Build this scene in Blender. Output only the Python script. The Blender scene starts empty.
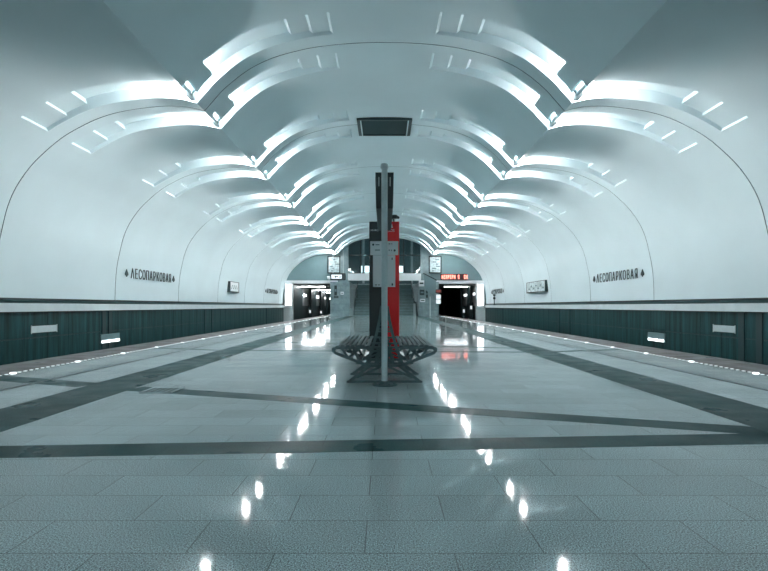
import bpy, bmesh, math, random
from mathutils import Vector, Matrix
random.seed(4)
S = bpy.context.scene
C = S.collection
PI = math.pi

# ------------------------------------------------------------------ camera, world, exposure
EYE = 0.93
F = 526.0
cd = bpy.data.cameras.new('camera'); cam = bpy.data.objects.new('camera', cd); C.objects.link(cam)
cam.location = (0, 0, EYE); cam.rotation_euler = (PI/2, 0, 0)
cd.sensor_width = 36; cd.lens = F/768*36
cd.shift_y = 20.5/768; cd.shift_x = -0.5/768
cd.clip_start = 0.05; cd.clip_end = 400
S.camera = cam
w = bpy.data.worlds.new('world'); S.world = w; w.use_nodes = True
w.node_tree.nodes['Background'].inputs[0].default_value = (0.35, 0.62, 0.68, 1)
w.node_tree.nodes['Background'].inputs[1].default_value = 0.05
S.view_settings.view_transform = 'Standard'; S.view_settings.look = 'None'
S.view_settings.exposure = 0.86; S.view_settings.gamma = 1.0
LAMP = 60.0          # base radiance for the floodlight lenses and the added hidden emitters
try:
    S.cycles.use_denoising = True
    S.cycles.max_bounces = 10; S.cycles.diffuse_bounces = 7; S.cycles.glossy_bounces = 4
    S.cycles.sample_clamp_indirect = 6
except Exception: pass

# ------------------------------------------------------------------ materials
def mat(name, col, rough=0.5, metal=0.0, noise=0.0, scale=8.0, emit=None, estr=0.0, bump=0.0, stretch=None, spec=0.5, fine=0.0, fscale=200, coat=0.0):
    m = bpy.data.materials.new(name); m.use_nodes = True
    nt = m.node_tree; b = nt.nodes['Principled BSDF']
    b.inputs['Base Color'].default_value = (*col, 1); b.inputs['Roughness'].default_value = rough
    b.inputs['Metallic'].default_value = metal; b.inputs['Specular IOR Level'].default_value = spec
    if coat: b.inputs['Coat Weight'].default_value = coat
    if emit:
        b.inputs['Emission Color'].default_value = (*emit, 1); b.inputs['Emission Strength'].default_value = estr
    tc = nt.nodes.new('ShaderNodeTexCoord'); mp = nt.nodes.new('ShaderNodeMapping')
    nt.links.new(tc.outputs['Object'], mp.inputs[0])
    if stretch: mp.inputs['Scale'].default_value = stretch
    if noise > 0 or bump > 0:
        n = nt.nodes.new('ShaderNodeTexNoise'); n.inputs['Scale'].default_value = scale; n.inputs['Detail'].default_value = 5
        nt.links.new(mp.outputs[0], n.inputs['Vector'])
        cr = nt.nodes.new('ShaderNodeMapRange'); cr.inputs[1].default_value = .3; cr.inputs[2].default_value = .7
        cr.inputs[3].default_value = 1-noise; cr.inputs[4].default_value = 1+noise
        nt.links.new(n.outputs[0], cr.inputs[0])
        mx = nt.nodes.new('ShaderNodeVectorMath'); mx.operation = 'SCALE'; mx.inputs[0].default_value = col
        nt.links.new(cr.outputs[0], mx.inputs['Scale'])
        last = mx
        if fine > 0:
            n2 = nt.nodes.new('ShaderNodeTexNoise'); n2.inputs['Scale'].default_value = fscale; n2.inputs['Detail'].default_value = 2
            nt.links.new(tc.outputs['Object'], n2.inputs['Vector'])
            c2 = nt.nodes.new('ShaderNodeMapRange'); c2.inputs[1].default_value = .35; c2.inputs[2].default_value = .65
            c2.inputs[3].default_value = 1-fine; c2.inputs[4].default_value = 1+fine
            nt.links.new(n2.outputs[0], c2.inputs[0])
            m2 = nt.nodes.new('ShaderNodeVectorMath'); m2.operation = 'SCALE'
            nt.links.new(mx.outputs[0], m2.inputs[0]); nt.links.new(c2.outputs[0], m2.inputs['Scale'])
            last = m2
        nt.links.new(last.outputs[0], b.inputs['Base Color'])
        if bump > 0:
            bn = nt.nodes.new('ShaderNodeBump'); bn.inputs['Strength'].default_value = bump; bn.inputs['Distance'].default_value = .01
            nt.links.new(n.outputs[0], bn.inputs['Height']); nt.links.new(bn.outputs[0], b.inputs['Normal'])
    return m

def granite(name, col, joint=0.45, rough=0.10, speck=0.35, brick=True, spec=.25):
    """polished speckled granite laid in 0.675 x 0.302 m slabs"""
    m = bpy.data.materials.new(name); m.use_nodes = True
    nt = m.node_tree; b = nt.nodes['Principled BSDF']; L = nt.links.new; b.inputs['Specular IOR Level'].default_value = spec
    tc = nt.nodes.new('ShaderNodeTexCoord')
    n1 = nt.nodes.new('ShaderNodeTexNoise'); n1.inputs['Scale'].default_value = 170; n1.inputs['Detail'].default_value = 3
    n1.inputs['Roughness'].default_value = .7
    L(tc.outputs['Object'], n1.inputs['Vector'])
    r1 = nt.nodes.new('ShaderNodeMapRange'); r1.inputs[1].default_value = .36; r1.inputs[2].default_value = .64
    r1.inputs[3].default_value = 1-speck*1.2; r1.inputs[4].default_value = 1+speck
    L(n1.outputs[0], r1.inputs[0])
    n2 = nt.nodes.new('ShaderNodeTexNoise'); n2.inputs['Scale'].default_value = .9; n2.inputs['Detail'].default_value = 4
    L(tc.outputs['Object'], n2.inputs['Vector'])
    r2 = nt.nodes.new('ShaderNodeMapRange'); r2.inputs[1].default_value = .3; r2.inputs[2].default_value = .7
    r2.inputs[3].default_value = .9; r2.inputs[4].default_value = 1.1
    L(n2.outputs[0], r2.inputs[0])
    a = nt.nodes.new('ShaderNodeMath'); a.operation = 'MULTIPLY'; L(r1.outputs[0], a.inputs[0]); L(r2.outputs[0], a.inputs[1])
    if brick:
        bk = nt.nodes.new('ShaderNodeTexBrick')
        mp = nt.nodes.new('ShaderNodeMapping'); mp.inputs['Location'].default_value = (.075+.3375, -.166, 0)
        L(tc.outputs['Object'], mp.inputs[0]); L(mp.outputs[0], bk.inputs['Vector'])
        bk.inputs['Color1'].default_value = (1,1,1,1); bk.inputs['Color2'].default_value = (.86,.86,.86,1)
        bk.inputs['Mortar'].default_value = (joint,)*3+(1,); bk.inputs['Scale'].default_value = 1
        bk.inputs['Mortar Size'].default_value = .0028; bk.inputs['Mortar Smooth'].default_value = .1
        bk.inputs['Bias'].default_value = 0
        bk.inputs['Brick Width'].default_value = .675; bk.inputs['Row Height'].default_value = .302
        a2 = nt.nodes.new('ShaderNodeMath'); a2.operation = 'MULTIPLY'; L(a.outputs[0], a2.inputs[0]); L(bk.outputs['Color'], a2.inputs[1])
        a = a2
    v = nt.nodes.new('ShaderNodeVectorMath'); v.operation = 'SCALE'; v.inputs[0].default_value = col
    L(a.outputs[0], v.inputs['Scale']); L(v.outputs[0], b.inputs['Base Color'])
    n3 = nt.nodes.new('ShaderNodeTexNoise'); n3.inputs['Scale'].default_value = 2.5; n3.inputs['Detail'].default_value = 6
    L(tc.outputs['Object'], n3.inputs['Vector'])
    r3 = nt.nodes.new('ShaderNodeMapRange'); r3.inputs[1].default_value = .3; r3.inputs[2].default_value = .7
    r3.inputs[3].default_value = rough*.75; r3.inputs[4].default_value = rough*1.4
    L(n3.outputs[0], r3.inputs[0]); L(r3.outputs[0], b.inputs['Roughness'])
    bn = nt.nodes.new('ShaderNodeBump'); bn.inputs['Strength'].default_value = .012; bn.inputs['Distance'].default_value = .002
    L(n1.outputs[0], bn.inputs['Height']); L(bn.outputs[0], b.inputs['Normal'])
    return m

def cladding(name):
    """dark polished stone slabs of the track wall, streaked vertically"""
    m = bpy.data.materials.new(name); m.use_nodes = True
    nt = m.node_tree; b = nt.nodes['Principled BSDF']; L = nt.links.new
    tc = nt.nodes.new('ShaderNodeTexCoord'); mp = nt.nodes.new('ShaderNodeMapping'); mp.inputs['Scale'].default_value = (0, 1.0, .06)
    L(tc.outputs['Object'], mp.inputs[0])
    n = nt.nodes.new('ShaderNodeTexNoise'); n.inputs['Scale'].default_value = 6; n.inputs['Detail'].default_value = 8; n.inputs['Roughness'].default_value = .65
    L(mp.outputs[0], n.inputs['Vector'])
    r = nt.nodes.new('ShaderNodeMapRange'); r.inputs[1].default_value = .3; r.inputs[2].default_value = .75
    r.inputs[3].default_value = .1; r.inputs[4].default_value = 3.4
    L(n.outputs[0], r.inputs[0])
    v = nt.nodes.new('ShaderNodeVectorMath'); v.operation = 'SCALE'; v.inputs[0].default_value = (.008, .030, .032)
    L(r.outputs[0], v.inputs['Scale']); L(v.outputs[0], b.inputs['Base Color'])
    b.inputs['Roughness'].default_value = .35; b.inputs['Specular IOR Level'].default_value = .2
    return m

M = {
 'vault': mat('vault_plaster', (.635,.763,.80), .62, noise=.03, scale=.6, spec=.3),
 'joint': mat('vault_joint', (.17,.25,.27), .7),
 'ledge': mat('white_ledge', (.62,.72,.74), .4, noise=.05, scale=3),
 'dark': mat('dark_metal', (.012,.034,.038), .45, noise=.1, scale=20),
 'black': mat('black_paint', (.006,.022,.026), .4, noise=.05),
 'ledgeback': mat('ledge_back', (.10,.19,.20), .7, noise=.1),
 'steel': mat('grey_steel', (.58,.68,.70), .45, metal=.0, noise=.06, scale=15),
 'bench': mat('bench_steel', (.085,.15,.16), .5, metal=.0, noise=.15, scale=25),
 'floor': granite('platform_granite', (.74,.86,.875), speck=.75, rough=.055, spec=.15),
 'band': granite('dark_granite_band', (.05,.125,.13), rough=.32, spec=.02, joint=.6, speck=.35, brick=True),
 'line': granite('dark_line_granite', (.02,.05,.055), spec=.1, speck=.3, brick=False),
 'edge': granite('edge_brown_granite', (.135,.10,.10), speck=.25, brick=False, rough=.35),
 'clad': cladding('track_wall_stone'),
 'track': mat('track_bed', (.02,.03,.03), .9, noise=.3, scale=10),
 'rail': mat('rail_steel', (.15,.16,.16), .35, metal=.8),
 'red': mat('red_enamel', (.95,.004,.008), .35, noise=.02),
 'white': mat('white_enamel', (.86,.90,.92), .4, noise=.02),
 'grey': mat('grey_paint', (.15,.24,.26), .5, noise=.05, scale=2),
 'stone': mat('grey_stone', (.24,.33,.35), .35, noise=.2, scale=3, fine=.2, fscale=40),
 'stair': mat('stair_granite', (.17,.26,.27), .5, noise=.15, scale=4),
 'stairlight': mat('stair_edge', (.30,.38,.40), .5, noise=.1),
 'paper': mat('poster_paper', (.55,.66,.68), .5, noise=.35, scale=5),
 'ink': mat('dark_ink', (.02,.05,.055), .5),
 'lens': mat('lamp_lens', (1,1,1), .4, emit=(1,.98,.97), estr=LAMP*2.0),
 'upfill': mat('added_up_emitter', (1,1,1), .4, emit=(1,.98,.97), estr=LAMP*3.2),
 'sidefill': mat('added_side_emitter', (1,1,1), .4, emit=(1,.98,.97), estr=LAMP*3.3),
 'led': mat('edge_led', (1,1,1), .4, emit=(.9,.97,1.0), estr=2.2),
 'stud': mat('white_stud', (.85,.9,.92), .3, emit=(.9,.97,1.0), estr=.5),
 'glow': mat('lit_panel', (1,1,1), .4, emit=(.95,.98,1.0), estr=2.0),
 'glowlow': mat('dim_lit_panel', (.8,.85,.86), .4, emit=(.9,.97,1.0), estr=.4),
 'glowhi': mat('tube_light', (1,1,1), .4, emit=(.93,.98,1.0), estr=9.0),
 'tunnellight': mat('tunnel_tube', (1,1,1), .4, emit=(.93,.98,1.0), estr=25),
 'redled': mat('red_led', (1,.3,.2), .4, emit=(1.0,.22,.17), estr=2.2),
 'ledback': mat('led_board_back', (.03,.004,.004), .5),
 'brownwall': mat('tunnel_wall', (.5,.5,.5), .7, noise=.2, scale=2),
}
def glass(name):
    m = bpy.data.materials.new(name); m.use_nodes = True; nt = m.node_tree
    for n in list(nt.nodes):
        if n.type == 'BSDF_PRINCIPLED': nt.nodes.remove(n)
    out = [n for n in nt.nodes if n.type == 'OUTPUT_MATERIAL'][0]
    t = nt.nodes.new('ShaderNodeBsdfTransparent'); t.inputs[0].default_value = (.62,.74,.76,1)
    g = nt.nodes.new('ShaderNodeBsdfGlossy'); g.inputs['Roughness'].default_value = .05
    mx = nt.nodes.new('ShaderNodeMixShader'); mx.inputs[0].default_value = .05
    nt.links.new(t.outputs[0], mx.inputs[1]); nt.links.new(g.outputs[0], mx.inputs[2]); nt.links.new(mx.outputs[0], out.inputs[0])
    return m
M['glass'] = glass('tinted_glass')

# ------------------------------------------------------------------ helpers
def tag(o, label=None, cat=None, group=None, kind=None):
    if label: o['label'] = label
    if cat: o['category'] = cat
    if group: o['group'] = group
    if kind: o['kind'] = kind
    return o
def empty(name, loc, label, cat, group=None, rz=0.0):
    o = bpy.data.objects.new(name, None); C.objects.link(o); o.location = loc; o.rotation_euler = (0,0,rz)
    o.empty_display_size = .1
    return tag(o, label, cat, group)
class MB:
    def __init__(s): s.bm = bmesh.new(); s.mi = 0
    def _m(s, fs):
        for f in fs: f.material_index = s.mi
    def box(s, x0,x1,y0,y1,z0,z1, bev=0.0):
        n0 = len(s.bm.verts)
        r = bmesh.ops.create_cube(s.bm, size=1, matrix=Matrix.Translation(((x0+x1)/2,(y0+y1)/2,(z0+z1)/2)) @ Matrix.Diagonal((abs(x1-x0),abs(y1-y0),abs(z1-z0),1)))
        fs = set(f for v in r['verts'] for f in v.link_faces); s._m(fs)
        if bev > 0:
            es = list(set(e for v in r['verts'] for e in v.link_edges))
            rr = bmesh.ops.bevel(s.bm, geom=es, offset=bev, segments=2, affect='EDGES', profile=.5); s._m(rr['faces'])
        return s
    def bar(s, a, b, wx, wz, up=(0,0,1)):
        """rectangular bar from a to b"""
        a = Vector(a); b = Vector(b); d = (b-a); L = d.length; d.normalize()
        u = Vector(up)
        if abs(d.dot(u)) > .98: u = Vector((0,1,0))
        x = d.cross(u).normalized(); z = x.cross(d).normalized()
        mt = Matrix((x, d, z)).transposed().to_4x4(); mt.translation = (a+b)/2
        r = bmesh.ops.create_cube(s.bm, size=1, matrix=mt @ Matrix.Diagonal((wx, L, wz, 1)))
        s._m(set(f for v in r['verts'] for f in v.link_faces)); return s
    def tube(s, pts, r, n=10, cap=True):
        pts = [Vector(p) for p in pts]; rings = []
        for i, p in enumerate(pts):
            d = (pts[min(i+1,len(pts)-1)] - pts[max(i-1,0)]).normalized()
            u = Vector((0,0,1)) if abs(d.z) < .9 else Vector((0,1,0))
            x = d.cross(u).normalized(); y = x.cross(d).normalized()
            rr = r[i] if isinstance(r, (list,tuple)) else r
            rings.append([s.bm.verts.new(p + x*rr*math.cos(2*PI*k/n) + y*rr*math.sin(2*PI*k/n)) for k in range(n)])
        fs = []
        for a, b in zip(rings, rings[1:]):
            for k in range(n): fs.append(s.bm.faces.new((a[k], a[(k+1)%n], b[(k+1)%n], b[k])))
        if cap: fs.append(s.bm.faces.new(rings[0][::-1])); fs.append(s.bm.faces.new(rings[-1]))
        s._m(fs); return s
    def prism(s, poly, frm, to, axis='y'):
        """extrude a polygon given in two axes along the third"""
        def P(p, t):
            if axis == 'y': return (p[0], t, p[1])
            if axis == 'x': return (t, p[0], p[1])
            return (p[0], p[1], t)
        a = [s.bm.verts.new(P(p, frm)) for p in poly]; b = [s.bm.verts.new(P(p, to)) for p in poly]
        fs = [s.bm.faces.new(a), s.bm.faces.new(b[::-1])]
        n = len(poly)
        for i in range(n): fs.append(s.bm.faces.new((a[i], b[i], b[(i+1)%n], a[(i+1)%n])))
        s._m(fs); return s
    def build(s, name, m, parent=None, smooth=False, loc=None):
        bmesh.ops.recalc_face_normals(s.bm, faces=s.bm.faces[:])
        me = bpy.data.meshes.new(name); s.bm.to_mesh(me); s.bm.free()
        for k in (m if isinstance(m, (list,tuple)) else [m]): me.materials.append(M[k])
        if smooth:
            me.shade_smooth(); me.set_sharp_from_angle(angle=math.radians(35))
        o = bpy.data.objects.new(name, me); C.objects.link(o)
        if parent: o.parent = parent
        if loc: o.location = loc
        return o
def struct(name, mb, m, smooth=False): return tag(mb.build(name, m, smooth=smooth), kind='structure')
def children(o): return [c for c in bpy.data.objects if c.parent == o]
def copy_tree(o, parent=None):
    c = o.copy(); C.objects.link(c); c.parent = parent
    for ch in children(o): copy_tree(ch, c)
    return c
def text_mesh(ch, size, depth, bold=0.0):
    cu = bpy.data.curves.new('t', 'FONT'); cu.body = ch; cu.size = size; cu.extrude = depth/2; cu.offset = bold
    cu.align_x = 'CENTER'
    o = bpy.data.objects.new('t', cu); C.objects.link(o)
    dg = bpy.context.evaluated_depsgraph_get(); dg.update()
    me = bpy.data.meshes.new_from_object(o.evaluated_get(dg))
    bpy.data.objects.remove(o); return me

# ------------------------------------------------------------------ vault profile (pixels of the first joint -> metres)
U = 9.3/387
CEN = [(0,262.7),(20,262.4),(45,260.8),(70,257.8),(88,254.0),(105,249.4),(117,245.0),(132,237.6),(146,228.0),(160.6,215.6),(171,204.0),(179.5,194.3)]
SID = [(179.5,194.3),(188,196.6),(198,198.4),(215,199.3),(232,198.2),(260,194.2),(282.4,188.0),(303,178.6),(323,166.6),(345,147.5),(358,132.5),(368.8,115.5),(376,98),(381,78),(385,58),(387.2,36),(388,12),(388,8.5)]
def cr(pts, n):
    P = [Vector(p) for p in pts]; P = [2*P[0]-P[1]] + P + [2*P[-1]-P[-2]]; out = []
    for i in range(1, len(P)-2):
        for k in range(n):
            t = k/n; a,b,c,d = P[i-1],P[i],P[i+1],P[i+2]
            out.append(.5*((2*b)+(c-a)*t+(2*a-5*b+4*c-d)*t*t+(3*b-a-3*c+d)*t**3))
    out.append(P[-2]); return out
P_mirror = [(-45,260.8)]+CEN
cen = cr(CEN, 18); cen[0] = Vector((0,262.7))
sid = cr(SID, 18)
half = [(p.x*U, EYE+p.y*U) for p in cen] + [(p.x*U, EYE+p.y*U) for p in sid[1:]]
XC = 179.5*U
def depth_at(x):
    px = x/U
    if px < 50.4: return 0
    if px < 69.6: return .07
    if px < 89: return .14
    if px < XC/U: return .22
    if px < 282.4: return .26
    if px < 302: return .15
    if px < 322: return .08
    return 0
def split(pts, xs):
    for xb in xs:
        xb *= U
        for i in range(len(pts)-1):
            a, b = pts[i], pts[i+1]
            if a[0] < xb <= b[0] and b[0]-a[0] > 1e-6:
                pts[:] = [p for p in pts if abs(p[0]-xb) > (.04 if xb < 3 else .012)]
                i = max(q for q in range(len(pts)) if pts[q][0] < xb and q < len(pts)-1 and pts[q+1][0] >= xb); a, b = pts[i], pts[i+1]
                t = (xb-a[0])/(b[0]-a[0]); z = a[1]+t*(b[1]-a[1]); sl = (b[1]-a[1])/(b[0]-a[0]); hw = .03 if xb < 3 else .004
                pts[i+1:i+1] = [(xb-hw, z-hw*sl), (xb+hw, z+hw*sl)]
                break
    return pts
half = split(half, [50.4, 69.6, 89, 282.4, 302, 322])
def normals(pts):
    out = []
    for i, p in enumerate(pts):
        a = pts[max(i-6,0)]; b = pts[min(i+6,len(pts)-1)]
        t = Vector((b[0]-a[0], b[1]-a[1])); t.normalize()
        n = Vector((-t.y, t.x))
        if n.y < 0 and abs(n.y) > .05: n = -n
        if p[0] > XC and n.x < 0 and p[0] > 5.5: n = -n
        k = max(0, 1-abs(p[0]-XC)/.9); n = (n*(1-k) + Vector((0,1))*k).normalized()
        out.append(n)
    return out
nrm = normals(half)
def wall_x(z):
    best = None
    for p in half:
        if p[0] > 8 and (best is None or abs(p[1]-z) < abs(best[1]-z)): best = p
    return best[0]
Y0, YE = -42.0, 48.5
JY = [12.6+5.6*i for i in range(7)]
BY = [-32.2,-26.6,-21.0,-15.4,-9.8]        # rib pairs behind the photographer
GR = [(-1.40,-.50), (.42,1.28)]
st = []                     # (y, groove?, joint?)
st.append((Y0,0,0))
ALLJ = BY+JY
for y in ALLJ[:len(BY)]+[None]+JY:
    if y is None:
        for yy in (-4.2,1.4,7.0):
            st += [(yy-.014,0,0),(yy-.012,0,1),(yy+.012,0,1),(yy+.014,0,0)]
        continue
    for k,(a,b) in enumerate(GR):
        st += [(y+a-.003,0,0),(y+a+.003,1,0),(y+b-.003,1,0),(y+b+.003,0,0)]
        if k == 0: st += [(y-.016,0,0),(y-.014,0,1),(y+.014,0,1),(y+.016,0,0)]
st.append((YE,0,0))
bm = bmesh.new()
full = [(-p[0],p[1],-n.x,n.y,p[0]) for p,n in reversed(list(zip(half[1:],nrm[1:])))] + [(p[0],p[1],n.x,n.y,p[0]) for p,n in zip(half,nrm)]
rows = []
for (y,g,j) in st:
    row = []
    for (x,z,nx,nz,ax) in full:
        d = depth_at(ax) if g else (.03 if j else 0)
        row.append(bm.verts.new((x+nx*d, y, z+nz*d)))
    rows.append(row)
for i in range(len(rows)-1):
    jf = st[i][2] and st[i+1][2]
    for k in range(len(full)-1):
        f = bm.faces.new((rows[i][k], rows[i][k+1], rows[i+1][k+1], rows[i+1][k]))
        f.material_index = 1 if (jf or (st[i][2] != st[i+1][2])) else 0
me = bpy.data.meshes.new('ceiling'); bmesh.ops.recalc_face_normals(bm, faces=bm.faces[:]); bm.to_mesh(me); bm.free()
me.materials.append(M['vault']); me.materials.append(M['joint'])
me.shade_smooth(); me.set_sharp_from_angle(angle=math.radians(28))
# exact profile normals so the vault shades as one clean curve
DX = []
for lobe, pts in ((0, cr(CEN, 40)), (1, cr(SID, 40))):
    for a, b in zip(pts, pts[1:]):
        t = (b-a).normalized(); DX.append((lobe, (a.x+b.x)/2*U, EYE+(a.y+b.y)/2*U, -t.y, t.x))
cache = {}
def true_n(lobe, ax, z):
    k = (lobe, round(ax, 3), round(z, 3))
    if k not in cache:
        c = [q for q in DX if q[0] == lobe]
        q = min(c, key=lambda q: (q[1]-ax)**2+(q[2]-z)**2); cache[k] = (q[3], q[4])
    return cache[k]
ln = [None]*len(me.loops)
NF = len(full)
for p in me.polygons:
    fn = p.normal; lobe = 0 if abs(p.center.x) < XC else 1
    for li in p.loop_indices:
        k = me.loops[li].vertex_index % NF
        fx, fz, _, _, ax = full[k]
        nx, nz = true_n(lobe, ax, fz)
        v = Vector((nx*(1 if fx >= 0 else -1), 0, nz))
        if v.dot(fn) < 0: v = -v
        ln[li] = v if v.dot(fn) > .96 else fn.copy()
me.normals_split_custom_set(ln)
co = bpy.data.objects.new('ceiling', me); C.objects.link(co); tag(co, kind='structure')

# ------------------------------------------------------------------ floor, bands, tracks
XE = 6.0
YF = 100.0
struct('floor', MB().box(-XE,XE,Y0,YE+.2,-.25,0).box(-XE,-5.0,YE+.2,YF,-.25,0).box(5.0,XE,YE+.2,YF,-.25,0), 'floor')
T = [0]
def trim(mb, m):
    T[0] += 1; return struct('trim_%d' % T[0], mb, m)
for s in (-1,1):
    def xr(a,b): return (min(s*a,s*b), max(s*a,s*b))
    a,b = xr(2.83,3.47); trim(MB().box(a,b,Y0,YE,0,.0015), 'band')
    a,b = xr(4.19,4.25); trim(MB().box(a,b,Y0,YF,0,.0018), 'line')
    a,b = xr(5.16,XE+.01); trim(MB().box(a,b,Y0,YF,0,.0012), 'edge')
def strip(p, q, wd):
    (x0,y0),(x1,y1) = p,q; d = Vector((x1-x0,y1-y0)).normalized(); n = Vector((-d.y,d.x))*wd/2
    return [(x0+n.x,y0+n.y),(x0-n.x,y0-n.y),(x1-n.x,y1-n.y),(x1+n.x,y1+n.y)]
def gband(segs):
    mb = MB()
    for p,q,wd in segs: mb.prism(strip(p,q,wd), 0, .001, 'z')
    trim(mb, 'band')
gband([((-2.83,3.33),(2.83,3.70),.29)])                          # near cross band
gband([((2.83,3.90),(-2.83,5.93),.29)])                          # slanting band
gband([((-3.47,6.18),(-5.10,6.85),.34)])
gband([((-3.47,3.28),(-5.10,3.2),.3)])
for k in range(5):                                               # the far repeats of the zigzag
    y = 10.6+k*7.2
    gband([((-2.83,y+.4),(2.83,y),.22)])
    gband([((2.83,y+1.0),(-2.83,y+3.0),.22)])
    gband([((-3.47,y+.45),(-5.1,y+1.1),.22), ((3.47,y+.1),(5.1,y+.7),.22)])

for s,nm in ((-1,'left'),(1,'right')):
    def bx(mb,a,b,y0,y1,z0,z1): return mb.box(min(s*a,s*b),max(s*a,s*b),y0,y1,z0,z1)
    # dark stone cladding in two courses with an open joint between
    mb = MB(); bx(mb,9.25,9.55,Y0,YE,-1.35,.08); bx(mb,9.25,9.55,Y0,YE,.115,.765); struct('wall_'+nm, mb, 'clad')
    mb = MB(); bx(mb,9.262,9.5,Y0,YE,.08,.115); trim(mb,'black')
    # protruding pilaster strips on the cladding
    mb = MB()
    for y in ([12.85,13.5,26.2,27.8,41.0] if s > 0 else [17.2,17.6,27.0,28.1,41.2]):
        bx(mb,9.225,9.30,y,y+.22,-1.35,.76)
    trim(mb, 'dark')
    mb = MB()
    for k in range(96):
        y = Y0+.4+k*.95
        if y < YE-.2: bx(mb,9.243,9.252,y,y+.012,-1.35,.76)
    trim(mb, 'dark')
    mb = MB(); bx(mb,9.16,9.42,Y0,YE,.785,1.0); trim(mb,'ledge')
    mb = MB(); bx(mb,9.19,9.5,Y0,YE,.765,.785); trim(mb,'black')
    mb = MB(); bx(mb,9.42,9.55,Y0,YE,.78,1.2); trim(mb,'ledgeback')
    mb = MB(); bx(mb,9.29,9.42,Y0,YE,1.085,1.135); trim(mb,'black')
    # track bed, platform wall, rails
    mb = MB(); bx(mb,XE-.15,9.55,Y0,YF,-1.5,-1.3); trim(mb,'track')
    mb = MB(); bx(mb,XE-.2,XE-.05,Y0,YF,-1.3,-.25); trim(mb,'track')
    for rx in (6.85,8.37):
        r = MB(); bx(r,rx,rx+.07,Y0,YF,-1.14,-1.12); bx(r,rx-.03,rx+.10,Y0,YF,-1.3,-1.28); bx(r,rx+.02,rx+.05,Y0,YF,-1.28,-1.14)
        o = r.build('rail','rail'); tag(o,'steel running rail of the %s track, %s one' % (nm, 'nearer the platform' if rx < 8 else 'nearer the wall'),'rail','running rails')

# back wall behind the photographer
mb = MB(); mb.box(-9.6,9.6,Y0-.3,Y0,-1.5,7.5); struct('wall_back', mb, 'vault')

# ------------------------------------------------------------------ vault floodlights
def floodlight():
    r = empty('vault_floodlight', (0,0,0), 'x', 'ceiling light')
    # slanting hood over the centre side of the crease
    d = Vector((-.40, .41)).normalized(); n = Vector((.41,.40)).normalized()
    p0 = Vector((XC-.10, EYE+202.0*U)); p1 = p0+d*.50
    h = MB(); h.prism([tuple(p0), tuple(p1), tuple(p1+n*.03), tuple(p0+n*.05)], -.44, .20); h.build('hood','vault',r)
    l = MB(); l.box(XC+.11,XC+.24,-.33,-.17,EYE+193*U,EYE+193*U+.11,bev=.015); l.build('lens','lens',r)
    h = MB(); h.box(XC-.0,XC+.06,-.36,.36,EYE+194.5*U+.01,EYE+194.5*U+.21).box(XC+.06,XC+.11,-.05,.36,EYE+194.5*U+.01,EYE+194.5*U+.025); h.build('housing','vault',r)  # housing put in to screen the back of the added side emitter
    MB().box(XC+.06,XC+.075,-.20,.34,EYE+194.5*U+.06,EYE+194.5*U+.20).build('added_side_emitter','sidefill',r)  # hidden emitter added to brighten the side groove and the wall
    q = p1-d*.16+n*.05
    u = MB(); q = q+n*.04; u.prism([tuple(q), tuple(q+d*.02), tuple(q+d*.02+n*.10), tuple(q+n*.10)], -.20, .20); u.build('added_up_emitter','upfill',r)  # hidden emitter added to brighten the centre groove and crown
    b = MB(); b.bar((XC+.01,.16,EYE+199*U),(XC-.05,.16,EYE+202*U),.05,.05); b.bar((XC+.10,.02,EYE+196.5*U),(XC+.01,.17,EYE+197.2*U),.035,.035)
    b.bar((XC+.0,.16,EYE+197*U),(XC+.0,.16,EYE+204*U),.04,.06)
    b.build('bracket','grey',r)
    return r
proto = floodlight()
ords = ['nearest','second','third','fourth','fifth','sixth','farthest'] + ['fifth behind the photographer','fourth behind the photographer','third behind the photographer','second behind the photographer','first behind the photographer']
used = False
for i,y in enumerate(JY+BY):
    for k,(a,b) in enumerate(GR):
        for s in (-1,1):
            o = proto if not used else copy_tree(proto); used = True
            o.location = (0, y+(a+b)/2, 0); o.scale = (s,1,1)
            o['label'] = 'white floodlight on %s vault crease, %s slot of %s rib pair' % ('left' if s<0 else 'right', 'near' if k==0 else 'far', ords[i])
            o['group'] = 'floodlights along the vault creases'

# ceiling grille
g = empty('ceiling_grille', (0,18.4,EYE+262.7*U), 'wide dark slatted ventilation grille at the crown of the vault above the bench', 'grille')
f = MB(); f.box(-.93,.93,-.82,-.74,-.10,.05).box(-.93,.93,.74,.82,-.10,.05).box(-.93,-.83,-.74,.74,-.10,.05).box(.83,.93,-.74,.74,-.10,.05); f.build('frame','dark',g)
MB().box(-.83,.83,-.74,.74,-.03,.0).build('back_plate','black',g)
for k in range(9): MB().bar((-.83,-.66+k*.165,-.06),(.83,-.66+k*.165,-.06),.09,.012,up=(0,.5,1)).build('slat','dark',g)
for sx in (-1,1): MB().box(sx*.80-.02,sx*.80+.02,-.78,.78,-.12,-.10).build('side_rail','steel',g)

# ------------------------------------------------------------------ platform edge lights
for s,nm in ((-1,'left'),(1,'right')):
    r = empty('edge_light_strip', (s*5.12,0,0), 'string of small white lights set in the floor along the %s platform edge' % nm, 'floor lights', 'platform edge light strips')
    o = MB().box(-.035,.035,Y0,YF-20,0,.002).build('channel','line',r)
    studm = MB(); studm.box(-.02,.02,-.016,.016,0,.008,bev=.003); so = studm.build('stud','stud',r); so.location = (0,6.0,0)
    for k in range(1,100):
        c = so.copy(); C.objects.link(c); c.parent = r; c.location = (0,6.0+k*.125,0)
    rest = MB()
    y = 18.0
    while y < 48: rest.box(-.02,.02,y-.022,y+.022,0,.008); y += .16
    tag(rest.build('stud','stud',r), kind='stuff')
    lm = MB(); lm.tube([(0,0,0),(0,0,.012)],.038,12); lo = lm.build('led_lamp','led',r); lo.location = (0,7.25,0)
    for k in range(1,27):
        c = lo.copy(); C.objects.link(c); c.parent = r; c.location = (0,7.25+k*1.52,0)

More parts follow.
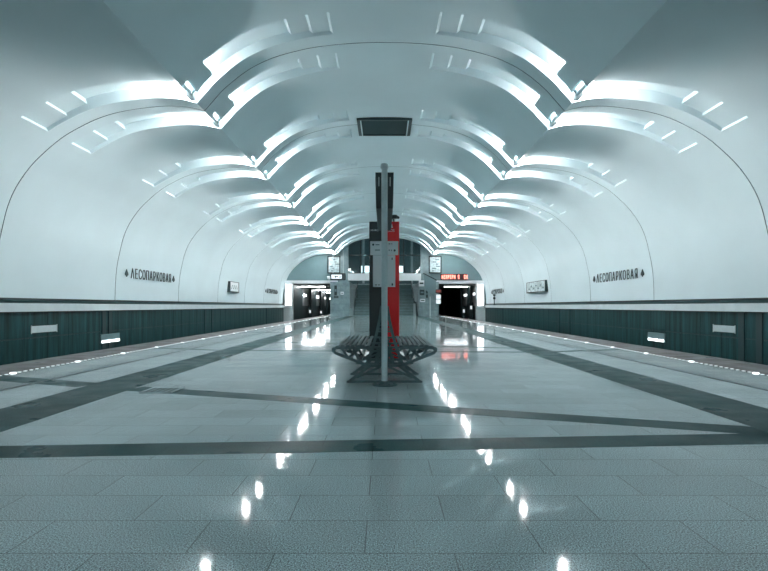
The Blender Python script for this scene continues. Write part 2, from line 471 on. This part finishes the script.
# floor hatch
h = empty('floor_hatch', (-2.45,5.80,0), 'small rectangular metal hatch cover set in the pale floor left of the bench', 'hatch')
MB().box(-.27,.27,-.17,.17,.0,.006).build('cover','stair',h)
f = MB(); f.box(-.29,.29,-.19,-.17,0,.008).box(-.29,.29,.17,.19,0,.008).box(-.29,-.27,-.17,.17,0,.008).box(.27,.29,-.17,.17,0,.008); f.build('frame','steel',h)
for k in range(5): MB().box(-.2+k*.1-.008,-.2+k*.1+.008,-.13,.13,.006,.009).build('slot','dark',h)

h.scale = (.6,1,1)
# ------------------------------------------------------------------ bench island
B0, B1 = 6.40, 8.45
def mirror_pts(p,s): return (p[0]*s,p[1],p[2])
def end_frame(y, r, deep):
    m = MB(); t = .035
    for s in (-1,1):
        seat = [(s*.20,.425),(s*.55,.425),(s*.60,.418),(s*.625,.395),(s*.615,.372),(s*.58,.352),(s*.20,.205)]
        for a,b in zip(seat,seat[1:]): m.bar((a[0],y,a[1]),(b[0],y,b[1]),t,.030,up=(0,1,0))
        m.bar((s*.20,y,.205),(0,y,.205),t,.034)
        m.bar((s*.20,y,.425),(0,y,.425),t,.026)
        # web struts inside the seat triangle
        m.bar((s*.52,y,.415),(s*.44,y,.30),t*.8,.020,up=(0,1,0))
        m.bar((s*.38,y,.42),(s*.30,y,.245),t*.8,.020,up=(0,1,0))
        m.bar((s*.30,y,.42),(s*.44,y,.30),t*.8,.020,up=(0,1,0))
        # backrest side, flaring from the pole down to the seat frame
        pts = [(s*.035,.93),(s*.055,.78),(s*.095,.60),(s*.15,.40),(s*.225,.215)]
        for a,b in zip(pts,pts[1:]): m.bar((a[0],y,a[1]),(b[0],y,b[1]),t,.030,up=(0,1,0))
        m.bar((s*.08,y,.42),(s*.02,y,.24),t*.8,.018,up=(0,1,0)); m.bar((s*.02,y,.42),(s*.12,y,.22),t*.8,.018,up=(0,1,0))
        # leg
        m.bar((s*.18,y,.20),(s*.43,y,.012),t,.034,up=(0,1,0))
        m.bar((s*.05,y,.19),(s*.34,y,.06),t*.8,.016,up=(0,1,0))
    m.bar((-.085,y,.62),(.085,y,.62),t*.8,.018); m.bar((-.06,y,.77),(.06,y,.77),t*.8,.016)
    m.bar((-.46,y,.012),(.46,y,.012),.05,.024)
    m.build('end_frame','bench',r)
bench = empty('platform_bench', (0,0,0), 'double-sided grey steel slatted platform bench in the middle of the hall', 'bench')
for k,y in enumerate((B0,(B0+B1)/2-.3,B1-.62,B1)): 
    if k != 2: end_frame(y,bench,False)
for s in (-1,1):
    for k in range(7):
        x = s*(.20+k*.062); z = .445 if k < 6 else .437
        if k in (0,): z = .44
        MB().box(min(x-.021,x+.021),max(x-.021,x+.021),B0-.02,B1+.02,z-.008,z+.010,bev=.004).build('seat_slat','bench',bench)
    # rounded nose rail and underside slats
    MB().tube([(s*.615,B0-.02,.405),(s*.615,B1+.02,.405)],.026,10).build('nose_rail','bench',bench)
    for k in range(3):
        x = s*(.52-k*.11); z = .352-(k*.040)
        MB().bar((x,B0-.01,z-.012),(x,B1,z-.012),.045,.012).build('under_slat','bench',bench)
    for k in range(5):
        t = k/5; z = .50+.08*k; x = s*(.122-.02*k)
        MB().bar((x,B0,z),(x,B1,z),.014,.052).build('back_slat','bench',bench)

def pole(y, label, top):
    p = empty('sign_pole', (0,y,0), label, 'pole', 'poles of the bench island')
    MB().tube([(0,0,0.02),(0,0,top-.07)],.036,20).build('post','steel',p,smooth=True)
    MB().tube([(0,0,top-.07),(0,0,top-.05),(0,0,top-.01),(0,0,top)],[.045,.05,.042,.015],18).build('cap','steel',p,smooth=True)
    m = MB(); m.tube([(0,0,0),(0,0,.012),(0,0,.02),(0,0,.05)],[.15,.15,.06,.05],24)
    for k in range(6): m.tube([(.11*math.cos(k*PI/3),.11*math.sin(k*PI/3),.01),(.11*math.cos(k*PI/3),.11*math.sin(k*PI/3),.026)],.012,8)
    m.build('base_plate','bench',p,smooth=True)
pole(6.19,'tall round grey steel pole in front of the bench', 2.61)
pole(8.72,'tall round grey steel pole behind the bench, hidden by the front one', 2.60)
sg = empty('hanging_sign_box', (0,0,2.12), 'long dark sign box held lengthwise between the poles over the bench', 'sign')
z1 = .44
for s in (-1,1):
    m = MB(); poly = [(s*.045,0),(s*.07,0),(s*.115,z1),(s*.03,z1),(s*.03,z1-.05)]
    poly = [(s*.035,.0),(s*.100,.0),(s*.112,z1),(s*.035,z1)]
    m.prism(poly, 6.42, 8.30); m.build('case','dark',sg)
    MB().box(min(s*.075,s*.063),max(s*.075,s*.063),6.395,6.42,z1-.17,z1-.06,bev=.004).build('latch','steel',sg)
    m = MB(); m.prism([(s*.103,.03),(s*.106,.03),(s*.114,z1-.03),(s*.111,z1-.03)], 6.5, 8.2); m.build('face','grey',sg)
for y in (6.5,8.2): MB().box(-.04,.04,y-.03,y+.03,z1-.06,z1-.02).box(-.04,.04,y-.03,y+.03,.04,.08).build('clamp','steel',sg)

# ------------------------------------------------------------------ emergency column
CY = 9.0; K = CY/F
def cx(px): return (px-384.5)*K
def cz(py): return EYE+(306-py)*K
col = empty('help_point_column', (0,CY,0), 'tall call column behind the bench, black on its left half and bright red on its right', 'help point')
top = cz(221.5)
c = MB(); c.box(cx(369.3),cx(386.8),0,.22,.03,top,bev=.008); o = c.build('black_half','black',col); o['label'] = 'black half of the column'
c = MB(); c.box(cx(386.8)+.001,cx(399.2),0,.22,.03,top,bev=.008); o = c.build('red_half','red',col); o['label'] = 'bright red half of the column'
MB().box(cx(368),cx(400.5),-.02,.24,0,.03).build('plinth','dark',col)
def label_text(txt, x, z, size, m, par, y=-.004, sx=1.0):
    me = text_mesh(txt, size, .004, 0.0); me.materials.clear(); me.materials.append(M[m])
    o = bpy.data.objects.new('lettering', me); C.objects.link(o); o.parent = par
    o.rotation_euler = (PI/2,0,0); o.location = (x,y,z); o.scale = (sx,1,1); return o
label_text('SOS', cx(391.3), cz(231.8), .065, 'white', col); label_text('ИНФО', cx(374.6), cz(231.2), .045, 'white', col)
bl = MB()       # bell-like pictogram
bl.prism([(cx(389.6),cz(227.6)),(cx(393),cz(227.6)),(cx(393),cz(227.0)),(cx(392.3),cz(226.6)),(cx(392.2),cz(224.6)),(cx(391.6),cz(223.6)),(cx(391.0),cz(223.6)),(cx(390.4),cz(224.6)),(cx(390.3),cz(226.6)),(cx(389.6),cz(227.0))], -.006, -.001)
bl.build('bell_symbol','white',col)
cmr = MB(); cmr.box(cx(393.2),cx(394.6),.08,.11,top,top+.07).build('camera_stalk','dark',col)
cmr = MB(); cmr.box(cx(391.6),cx(397.4),.02,.17,top+.06,top+.125,bev=.02); cmr.tube([(cx(397),.09,top+.09),(cx(399.5),.09,top+.075)],[.03,.018],10); cmr.build('camera_head','dark',col)
# notices on the column
n1 = empty('notice_plate', (0,CY-.014,0), 'wide white notice plate fixed high on the black and red column', 'notice', 'notices on the help point column')
MB().box(cx(370.2),cx(398.3),-.008,.008,cz(255.2),cz(241.3),bev=.003).build('plate','white',n1)
m = MB(); m.tube([(cx(373.2),-.0125,cz(244.8)),(cx(373.2),-.008,cz(244.8))],.018,12); m.tube([(cx(394.6),-.0125,cz(250.6)),(cx(394.6),-.008,cz(250.6))],.018,12)
m.box(cx(391.2),cx(391.9),-.012,-.008,cz(251.2),cz(249.8)); m.box(cx(391.0),cx(392.4),-.012,-.008,cz(244.3),cz(243.8))
m.build('dot','ink',n1)
for a,b,y in ((375.5,379.5,244.9),(375.0,380,250.2),(388.5,390.3,244.0),(388.5,390.0,250.3)): MB().box(cx(a),cx(b),-.011,-.008,cz(y+.45),cz(y-.45)).build('text_line','grey',n1)
n2 = empty('notice_plate', (0,CY-.010,0), 'tall white information sheet below the wide plate on the black and red column', 'notice', 'notices on the help point column')
MB().box(cx(373),cx(395.3),-.006,.006,cz(287),cz(255.4),bev=.002).build('plate','white',n2)
m = MB(); m.box(cx(391.6),cx(392.6),-.009,-.006,cz(259.8),cz(257.8)); m.box(cx(391.6),cx(393),-.009,-.006,cz(285.6),cz(283.4))
for k in range(2): m.box(cx(375+k*3),cx(377+k*3),-.009,-.006,cz(285.3),cz(284.6))
m.build('printed_mark','ink',n2)

# ------------------------------------------------------------------ station names on the vault wall
def letters():
    d = {}
    for ch in 'ЛЕСОПАРКВЯ':
        me = text_mesh('Λ' if ch == 'Л' else ch, .52, .02, -.004); me.name = 'letter'; me.materials.clear(); me.materials.append(M['dark']); d[ch] = me
    return d
LM = letters()
def emblem_mesh():
    pts = []
    for k in range(25):
        a = k/24*2*PI
        r = 1-.45*abs(math.sin(a/2))**.6
        pts.append((0,0))
    pts = [(-.03,-.02),(-.02,.08),(-.10,.06),(-.15,.11),(-.15,.19),(-.10,.28),(-.04,.37),(0,.47),(.04,.37),(.10,.28),(.15,.19),(.15,.11),(.10,.06),(.02,.08),(.03,-.02)]
    m = MB(); m.prism(pts, -.015, .015, 'z'); bmesh.ops.recalc_face_normals(m.bm, faces=m.bm.faces[:])
    me = bpy.data.meshes.new('leaf_emblem'); m.bm.to_mesh(me); m.bm.free(); me.materials.append(M['dark']); return me
EM = emblem_mesh()
def station_name(s, ya, yb, label):
    """ya near, yb far; letters 0.46 high standing off the wall"""
    z0 = 1.94; zc = 2.1; X = s*(wall_x(zc)-.035)
    r = empty('station_name', (X,(ya+yb)/2,z0), label, 'station name', 'ЛЕСОПАРКОВАЯ lettering on the track walls')
    word = 'ЛЕСОПАРКОВАЯ'; n = len(word)+2; L = yb-ya
    for i in range(n):
        t = (i+.5)/n
        t = 0 if i == 0 else 1 if i == n-1 else .105+(i-1)/(n-3)*.805
        if s > 0: t = 0 if i == 0 else 1 if i == n-1 else .09+(i-1)/(n-3)*.80
        y = -L/2+t*L if s < 0 else L/2-t*L
        edge = i in (0,n-1)
        me = EM if edge else LM[word[i-1]]
        o = bpy.data.objects.new('leaf_emblem' if edge else 'letter', me); C.objects.link(o); o.parent = r
        o.location = (0,y,.05 if edge else 0); o.rotation_euler = (PI/2,0,PI/2 if s < 0 else -PI/2)
        o.scale = (.7,.55,1) if edge else (.72,1.0,1)
station_name(-1,18.86,23.06,'dark ЛЕСОПАРКОВАЯ lettering on the left vault wall, the large nearer one')
station_name(1,18.85,23.2,'dark ЛЕСОПАРКОВАЯ lettering on the right vault wall, the large nearer one')
station_name(-1,41.0,45.4,'small far ЛЕСОПАРКОВАЯ lettering on the left vault wall near the hall end')
station_name(1,41.0,45.4,'small far ЛЕСОПАРКОВАЯ lettering on the right vault wall near the hall end')

# wall boards
def wall_board(s, y0, y1, z0, z1, th, label, face):
    X = s*wall_x((z0+z1)/2)
    r = empty('line_map_board', (X,(y0+y1)/2,z0), label, 'wall board', 'line map boards on the track walls')
    h = (y1-y0)/2; H = z1-z0
    def bx(mb,a,b,ya,yb,za,zb): return mb.box(min(-s*a,-s*b),max(-s*a,-s*b),ya,yb,za,zb)
    m = MB(); bx(m,-.02,th,-h,-h+.07,0,H); bx(m,-.02,th,h-.05,h,0,H); bx(m,-.02,th,-h+.07,h-.05,0,.06); bx(m,-.02,th,-h+.07,h-.05,H-.03,H); m.build('frame','dark',r)
    m = MB(); bx(m,-.02,th-.02,-h+.07,h-.05,.06,H-.03); m.build('panel',face,r)
    m = MB()
    for k in range(7):
        a = -h+.25+k*(2*h-.5)/7; bx(m,th-.02,th-.014,a,a+(2*h-.5)/10,H*(.30+.25*(k%2)),H*(.42+.25*(k%2)))
    bx(m,th-.02,th-.015,-h+.2,h-.2,H*.47,H*.50)
    m.build('map_print','grey',r)
wall_board(-1,31.1,33.0,1.76,2.40,.16,'small square-looking white board with dark frame on the left vault wall','white')
wall_board(1,29.9,33.8,1.74,2.42,.16,'long pale printed board with dark edge on the right vault wall','paper')

# plates and service lights on the dark track walls
def wall_plate(s,y0,y1,z0,z1,label):
    r = empty('track_sign_plate',(s*9.25,(y0+y1)/2,z0),label,'plate','white plates on the dark track walls')
    h=(y1-y0)/2
    m = MB(); m.box(min(0,-s*.03),max(0,-s*.03),-h,h,0,z1-z0,bev=.006); m.build('plate','steel',r)
    m = MB(); m.box(min(-s*.02,-s*.034),max(-s*.02,-s*.034),-h-.02,-h,-.02,z1-z0+.02).box(min(-s*.02,-s*.034),max(-s*.02,-s*.034),h,h+.02,-.02,z1-z0+.02); m.build('edge_strip','steel',r)
wall_plate(-1,13.75,14.8,.22,.40,'white rectangular plate on the dark left track wall near the photo edge')
wall_plate(1,13.85,14.75,.22,.40,'white rectangular plate on the dark right track wall near the photo edge')
def wall_lamp(s,y0,y1,z,label,n):
    r = empty('track_wall_light',(s*9.25,(y0+y1)/2,z),label,'wall light','lights low on the track walls')
    h=(y1-y0)/2
    m = MB(); m.box(min(0,-s*.04),max(0,-s*.04),-h,h,-.06,.24,bev=.006); m.build('backing','grey',r)
    L = (y1-y0)/n
    for k in range(n):
        m = MB(); m.box(min(-s*.04,-s*.07),max(-s*.04,-s*.07),-h+k*L+.03,-h+(k+1)*L-.06,-.04,.04,bev=.01); m.build('tube','glow',r)
wall_lamp(-1,17.1,18.3,-.24,'glowing low light fitting on the dark left track wall',2)
wall_lamp(1,17.3,18.4,-.22,'glowing low light fitting on the dark right track wall',3)

# signal post on right ledge
sp = empty('signal_post',(9.18,44.0,1.0),'slim dark post standing on the right ledge under the far station name','post')
MB().tube([(0,0,0),(0,0,.80)],.03,10).build('shaft','dark',sp)
MB().box(-.09,.09,-.05,.05,.50,.66).box(-.09,.09,-.05,.05,.78,.9).build('signal_head','dark',sp)
MB().box(-.02,.08,-.12,.12,0,.04).build('foot','dark',sp)

# ------------------------------------------------------------------ end wall
Q = YE/F
def ex(px): return (px-384.5)*Q
def ez(py): return EYE+(306-py)*Q
YW = YE+.02
# lunettes, lintels, jambs: left and right
for s,nm in ((-1,'left'),(1,'right')):
    def X(hw): return s*hw*Q
    def bx(mb,a,b,y0,y1,z0,z1): return mb.box(min(X(a),X(b)),max(X(a),X(b)),y0,y1,z0,z1)
    mb = MB(); bx(mb,46,104,YW,YW+.3,ez(281),7.6); struct('wall_end_'+nm, mb, 'grey')
    mb = MB(); bx(mb,47,100,YW-.25,YW+.3,ez(283.6),ez(280.6)); trim(mb,'white')
    mb = MB(); bx(mb,91.5,99,YW-.5,YW+.3,ez(307.5),ez(281)); trim(mb,'white')
    mb = MB(); bx(mb,91.5,104,YW-.3,YW+.3,-1.4,ez(307.5)); trim(mb,'ledge')
    # track tunnel beyond the opening
    mb = MB(); mb.box(min(s*9.3,s*9.6),max(s*9.3,s*9.6),YW+.3,YF,-1.4,3.3)
    o = struct('wall_tunnel_'+nm, mb, 'brownwall')
    mb = MB(); mb.box(min(s*4.9,s*9.6),max(s*4.9,s*9.6),YW+.3,YF,3.05,3.3); struct('ceiling_tunnel_'+nm, mb, 'dark')
    mb = MB(); mb.box(min(s*4.7,s*4.95),max(s*4.7,s*4.95),YW+.3,YF,0,3.3); struct('wall_inner_'+nm, mb, 'stair')
    mb = MB(); mb.box(min(s*4.7,s*9.6),max(s*4.7,s*9.6),YF,YF+.2,-1.4,3.3); struct('wall_far_'+nm, mb, 'black')
    mb = MB(); mb.box(min(s*9.2,s*9.3),max(s*9.2,s*9.3),YW+.3,YF,-1.4,.95); trim(mb,'black')
    for k,(ya,yb) in enumerate(((52.0,57.5),(64.5,69.0),(74.5,78.5),(83,86),(90,93)) if s < 0 else ((49.5,52.0),(55,57),(62,76),(80,97))):
        p = MB(); p.box(min(s*8.95,s*9.195),max(s*8.95,s*9.195),ya,yb,-1.3,3.04)
        pw = ['nearest to the hall','second from the hall','third from the hall','fourth from the hall','farthest down the tunnel']
        tag(p.build('tunnel_pilaster','dark'),'dark wall pilaster in the %s track tunnel, %s' % (nm,pw[k]),'pilaster','tunnel wall pilasters')
    for k,y in enumerate((60.5,72,80.5,88) if s < 0 else (53.3,59.5)):
        r = empty('tunnel_lamp',(s*9.2,y,2.15),'white wall lamp in the %s track tunnel, %s' % (nm,['nearest to the hall','second from the hall','third from the hall','farthest from the hall'][k]),'wall lamp','tunnel wall lamps')
        MB().box(min(-s*.0,s*.1),max(-s*.0,s*.1),-.7,.7,-.12,.14).build('bracket','grey',r)
        MB().box(min(0,-s*.08),max(0,-s*.08),-.9,.9,-.1,.12,bev=.02).build('diffuser','glowhi' if s<0 else 'glow',r)
    for k,y in enumerate((56,68,80) if s < 0 else (56,)):
        r = empty('tunnel_ceiling_light',(s*7.6,y,3.05),'strip light under the %s tunnel ceiling, %s' % (nm,['nearest to the hall','middle one','farthest'][k]),'ceiling light','tunnel ceiling strip lights')
        MB().box(-1.3,1.3,-.15,.15,-.06,0).build('housing','grey',r)
        MB().box(-1.25,1.25,-.1,.1,-.11,-.06).build('diffuser','tunnellight' if s<0 else 'glowhi',r)
    # hanging / standing equipment seen inside
    for k,(y,h) in enumerate(((50.2,1.9),(62.3,1.5),(73,1.3)) if s<0 else ((53.6,2.0),(58.5,1.6))):
        r = empty('equipment_cabinet',(s*8.75,y,-1.3),'dark equipment cabinet beside the %s track in the tunnel, %s' % (nm,['nearest to the hall','second one','third one'][k]),'cabinet','tunnel equipment cabinets')
        MB().box(-.2,.2,-.5,.5,0,h+.6,bev=.02).build('body','dark',r)
        MB().box(-.1,.1,-.52,-.5,h-.1,h+.25).build('panel','glowlow',r)
# lit jamb fittings
for s,nm in ((-1,'left'),(1,'right')):
    r = empty('portal_light',(s*95*Q,YW-.5,ez(306)),'tall white glowing light panel on the jamb of the %s track portal' % nm,'light panel','portal light panels')
    MB().box(-.30,.30,-.05,0,0,ez(284)-ez(306)).build('frame','white',r)
    MB().box(-.26,.26,-.08,-.05,.05,ez(284)-ez(306)-.05).build('diffuser','glow',r)

# pillars beside the stairs
for s,nm in ((-1,'left'),(1,'right')):
    a,b = sorted((s*54.0*Q, s*34.5*Q))
    m = MB()
    m.box(a,b,YW-.35,YW+1.2,0,ez(282))
    p = struct('wall_pillar_'+nm, m, 'stone')
    m = MB()
    for z in (.55,1.1,1.65,2.2,2.75): m.box(a-.01,b+.01,YW-.36,YW-.34,z,z+.02)
    trim(m,'ledgeback')
    a,b = sorted((s*46.0*Q, s*36*Q))
    m = MB(); m.box(a,b,YW-.05,YW+.3,ez(282),7.6); struct('wall_pier_'+nm, m, 'stone')
# poster boxes above pillars
for s,nm in ((-1,'left'),(1,'right')):
    r = empty('poster_case',(s*50.5*Q,YW-.1,ez(273.5)),'pale framed poster case high on the %s pillar beside the arched window' % nm,'poster case','poster cases above the pillars')
    w2 = 6.4*Q; H = ez(256)-ez(273.5)
    m = MB(); m.box(-w2,-w2+.1,-.08,.08,0,H).box(w2-.1,w2,-.08,.08,0,H).box(-w2,w2,-.08,.08,0,.1).box(-w2,w2,-.08,.08,H-.1,H); m.build('frame','dark',r)
    MB().box(-w2+.1,w2-.1,-.02,.06,.1,H-.1).build('poster','paper',r)
    m = MB()
    for k in range(6): 
        xx = -w2+.2+random.random()*(2*w2-.6); zz = .2+k*(H-.4)/6
        m.box(xx,xx+.15+random.random()*.25,-.035,-.02,zz,zz+.09)
    m.build('printed_mark','grey',r)
# parapet beam over the stairs
m = MB(); m.box(ex(348),ex(421),YW-.1,YW+.25,ez(280.5),ez(273.5)); trim(m,'white')
# arched glazing
n = 0
def window(xa,xb,za,zb,tr=None):
    global n; n += 1
    r = bpy.data.objects.new('window_%d' % n, None); C.objects.link(r); r.location = ((xa+xb)/2,YW+.1,za); tag(r,kind='structure')
    w2=(xb-xa)/2; H=zb-za
    m = MB(); m.box(-w2,-w2+.06,-.06,.06,0,H).box(w2-.06,w2,-.06,.06,0,H).box(-w2,w2,-.06,.06,0,.07).box(-w2,w2,-.06,.06,H-.07,H)
    m.build('window_frame','dark',r)
    MB().box(-w2+.06,w2-.06,-.01,.01,.07,H-.07).build('pane','glass',r)
cuts = [348,361,372.5,396,403.6,418.6]
cuts = [347.5,360.5,372.5,384.5,396.5,403.8,421.5]
for a,b in zip(cuts,cuts[1:]):
    window(ex(a),ex(b),ez(273.3),ez(255.2)); window(ex(a),ex(b),ez(255.2),ez(236))
# hall beyond the glass
m = MB(); m.box(-4.6,4.6,62,62.2,3.4,9); struct('wall_upper_back', m, 'grey')
m = MB(); m.box(-4.6,4.6,58.6,62,3.2,3.4); struct('floor_upper', m, 'floor')
for s,nm in ((-1,'left'),(1,'right')):
    m = MB(); m.box(min(s*4.6,s*4.4),max(s*4.6,s*4.4),YW+.3,62,3.3,9); struct('wall_upper_'+nm, m, 'grey')
    m = MB(); m.box(min(s*3.4,s*4.7),max(s*3.4,s*4.7),YW+1.2,62,0,3.3); struct('wall_stair_'+nm, m, 'stone')
m = MB(); m.box(-4.6,4.6,YW+.3,62,8.8,9); struct('ceiling_upper', m, 'grey')
for x,nm,wd,ht in ((ex(365.5)*1.25,'left of the column',.62,1.5),(ex(400.5)*1.25,'right of the column',.42,1.5)):
    r = empty('lit_screen',(x,61.99,4.15),'bright white lit panel behind the arched window, '+nm,'light panel','lit panels behind the arched window')
    MB().box(-wd-.08,wd+.08,-.1,.0,-.08,ht+.08).build('frame','dark',r); MB().box(-wd,wd,-.14,-.1,0,ht).build('screen','glow',r)
for k in range(3):  # unseen panels added to light the room behind the glass
    r = empty('added_lobby_light',(-2.6+2.6*k,54.5,8.8),'added unseen light panel over the lobby behind the arched window, %s of three' % ['left','middle','right'][k],'ceiling light','added lobby light panels')
    MB().box(-.5,.5,-.5,.5,-.06,0).build('housing','white',r); MB().box(-.45,.45,-.45,.45,-.1,-.06).build('diffuser','glowhi',r)
for x in (-2.3,1.3,3.0):
    m = MB(); m.box(x-.12,x+.12,57.5,57.74,3.4,8.8); trim(m,'steel')
# stairs: flight, landing, flight
m = MB()
for k in range(12): m.box(-2.9,2.9,YW+.4+k*.32,YW+4.6,k*.145,(k+1)*.145)
y2 = YW+4.6+1.4; m.box(-2.9,2.9,YW+4.4,y2+4,0,12*.145)
for k in range(10): m.box(-2.9,2.9,y2+k*.32,y2+4.2,12*.145+k*.15,12*.145+(k+1)*.15)
stair = tag(m.build('staircase','stair'),'wide grey stone staircase rising behind the parapet at the hall end','staircase')
m = MB()
for k in range(12): m.box(-2.9,2.9,YW+.395+k*.32,YW+.42+k*.32,(k+1)*.145-.03,(k+1)*.145+.003)
for k in range(10): m.box(-2.9,2.9,y2-.005+k*.32,y2+.02+k*.32,12*.145+(k+1)*.15-.03,12*.145+(k+1)*.15+.003)
m.build('step_edge','dark',stair)
for s,nm in ((-1,'left'),(1,'right')):
    m = MB(); m.prism([(YW+.1,0),(YW+.1,.7),(YW+4.2,2.6),(YW+6,2.75),(YW+9.4,3.2),(YW+9.4,0)], s*2.9, s*3.4, 'x'); trim(m,'stairlight')
    r = empty('stair_handrail',(s*2.83,YW+.3,0),'dark metal handrail on the %s side of the end staircase' % nm,'handrail','stair handrails')
    m = MB(); m.tube([(0,0,.95),(0,4.1,2.75),(0,5.6,2.75),(0,9,4.2)],.035,8); m.build('rail','dark',r)
    for yy,z0 in ((.3,.15),(2.0,.87),(4.1,1.74),(5.6,1.74)): MB().tube([(0,yy,z0),(0,yy,z0+.95)],.025,8).build('rail_post','dark',r)

# signs at the end
r = empty('exit_sign_box',(ex(340),YW-2.0,ez(281.2)),'black-framed lit direction sign hanging before the left pillar','sign')
w2 = .68; m = MB(); m.box(-w2,w2,-.12,.12,0,.62,bev=.06).build('case','black',r)
MB().box(-w2+.1,w2-.35,-.135,-.11,.12,.48,bev=.02).build('face','glowlow',r)
m = MB(); m.prism([(-.32,.30),(-.20,.42),(-.20,.34),(.02,.34),(.02,.26),(-.20,.26),(-.20,.18)], -.15,-.135); m.box(.12,.26,-.15,-.135,.2,.24).box(.12,.26,-.15,-.135,.3,.34); m.build('arrow','ink',r)
m = MB(); m.tube([(-.45,0,.6),(-.45,0,3.1)],.02,6).tube([(.45,0,.6),(.45,0,3.6)],.02,6); m.build('hanger','steel',r)
r = empty('cctv_camera',(ex(329.3),YW-.25,ez(280.6)),'small white security camera on the left lintel beside the direction sign','camera')
MB().box(-.04,.04,-.1,.0,0,.25).build('mount','steel',r); MB().box(-.12,.12,-.45,-.02,.12,.36,bev=.03).build('camera_body','white',r)
r = empty('departure_display',(ex(453),YW-.28,ez(279.9)),'red glowing dot-matrix display on the lintel over the right track portal','display')
MB().box(ex(440)-ex(453),ex(466.3)-ex(453),-.15,.0,0,ez(274.2)-ez(279.9)).build('case','ledgeback' if False else 'ledback',r)
m = MB(); H = ez(274.2)-ez(279.9)
xs = ex(441.3)-ex(453)
pat = ['10001','10001','11111','10001','10001']
glyph = {'0':('111','101','101','101','111'),'1':('010','110','010','010','111'),'a':('101','101','111','101','101'),'b':('111','100','111','100','111'),'c':('111','101','111','100','100'),'d':('111','101','111','101','101')}
seq = 'abdcbca b4 0a'
step = .185
for i,ch in enumerate(seq):
    gph = glyph.get(ch)
    if not gph: continue
    for rr,row in enumerate(gph):
        for c2,v in enumerate(row):
            if v == '1': m.box(xs+i*step+c2*.045,xs+i*step+c2*.045+.042,-.165,-.15,H-.09-rr*.075-.07,H-.09-rr*.075)
m.build('glowing_character','redled',r)
# open grey roller panel / hatch board at right pillar
r = empty('info_screen',(ex(429),YW-1.2,ez(297)),'grey angled information screen board hanging before the right pillar','sign')
m = MB(); m.prism([(ex(422.5)-ex(429),ez(274.5)-ez(297)),(ex(435)-ex(429),ez(281)-ez(297)),(ex(434.3)-ex(429),ez(292)-ez(297)),(ex(432.5)-ex(429),0),(ex(424.5)-ex(429),ez(290)-ez(297))],-.06,.06); m.build('panel','grey',r)
m = MB(); m.bar((ex(422.0)-ex(429),-.08,ez(274)-ez(297)),(ex(435.5)-ex(429),-.08,ez(281)-ez(297)),.08,.08,up=(0,1,0)); m.build('top_edge','black',r)
MB().tube([(0,0,.0),(0,0,-(ez(297)-.02))],.04,8).build('stand','steel',r)
# call phone and notices on right pillar
def small_board(px,py,w_,h_,m_,label,cat,name,mark=True):
    r = empty(name,(ex(px),YW-.37,ez(py)),label,cat)
    MB().box(-w_/2,w_/2,-.05,0,-h_/2,h_/2,bev=.01).build('plate',m_,r)
    if mark: MB().box(-w_/3,w_/3,-.06,-.05,-h_/8,h_/8).build('printed_mark','ink' if m_ != 'dark' else 'grey',r)
small_board(421.2,283.5,.5,.55,'white','small white notice near the top of the right stone pillar','notice','pillar_notice')
small_board(421.8,292.5,.42,.5,'dark','dark intercom box in the middle of the right stone pillar','intercom','intercom')
small_board(422.4,300.5,.45,.3,'white','low white notice on the right stone pillar','notice','pillar_notice')
small_board(426.6,294,.18,.7,'dark','narrow dark box on the right stone pillar beside the intercom','box','service_box')
small_board(336.0,290.5,.24,.9,'dark','narrow dark box on the left stone pillar','box','service_box')
small_board(336.6,297.0,.4,.22,'dark','low dark notice on the left stone pillar','notice','pillar_notice')
small_board(342.5,293.3,.3,.26,'white','small white notice on the left stone pillar','notice','pillar_notice')
# signal stand with red top sign at right opening
r = empty('warning_stand',(4.86,YE-1.0,0),'post with one red and two white plates at the edge of the right track portal','sign stand')
MB().tube([(0,0,0),(0,0,2.6)],.05,8).build('post','grey',r)
m = MB(); m.box(-.26,.26,-.1,-.04,2.1,2.42); m.build('red_plate','redplate' if 'redplate' in M else 'ledback',r)
M['redprint'] = mat('dull_red', (.5,.10,.08), .5)
MB().box(-.2,.2,-.12,-.10,2.16,2.36).build('red_mark','redprint',r)
for z in (1.58,1.14): MB().box(-.2,.2,-.1,-.04,z,z+.38).build('white_plate','glowlow',r)
MB().tube([(0,0,0),(0,0,.03)],.2,16).build('base','dark',r)
# slim floor board by the stairs
r = empty('floor_sign',(ex(413.8),YE-1.2,0),'narrow pale folding board with dark back standing right of the stairs','floor sign')
m = MB(); m.prism([(-.12,0),(.12,0),(.06,1.15),(-.12,1.15)],-.25,-.2); m.build('front_board','stairlight',r)
m = MB(); m.prism([(.08,0),(.34,0),(.18,1.3),(.02,1.3)],0,.05); m.build('back_board','black',r)
MB().tube([(0,-.1,1.1),(0,-.1,1.35)],.05,8).build('handle','dark',r)
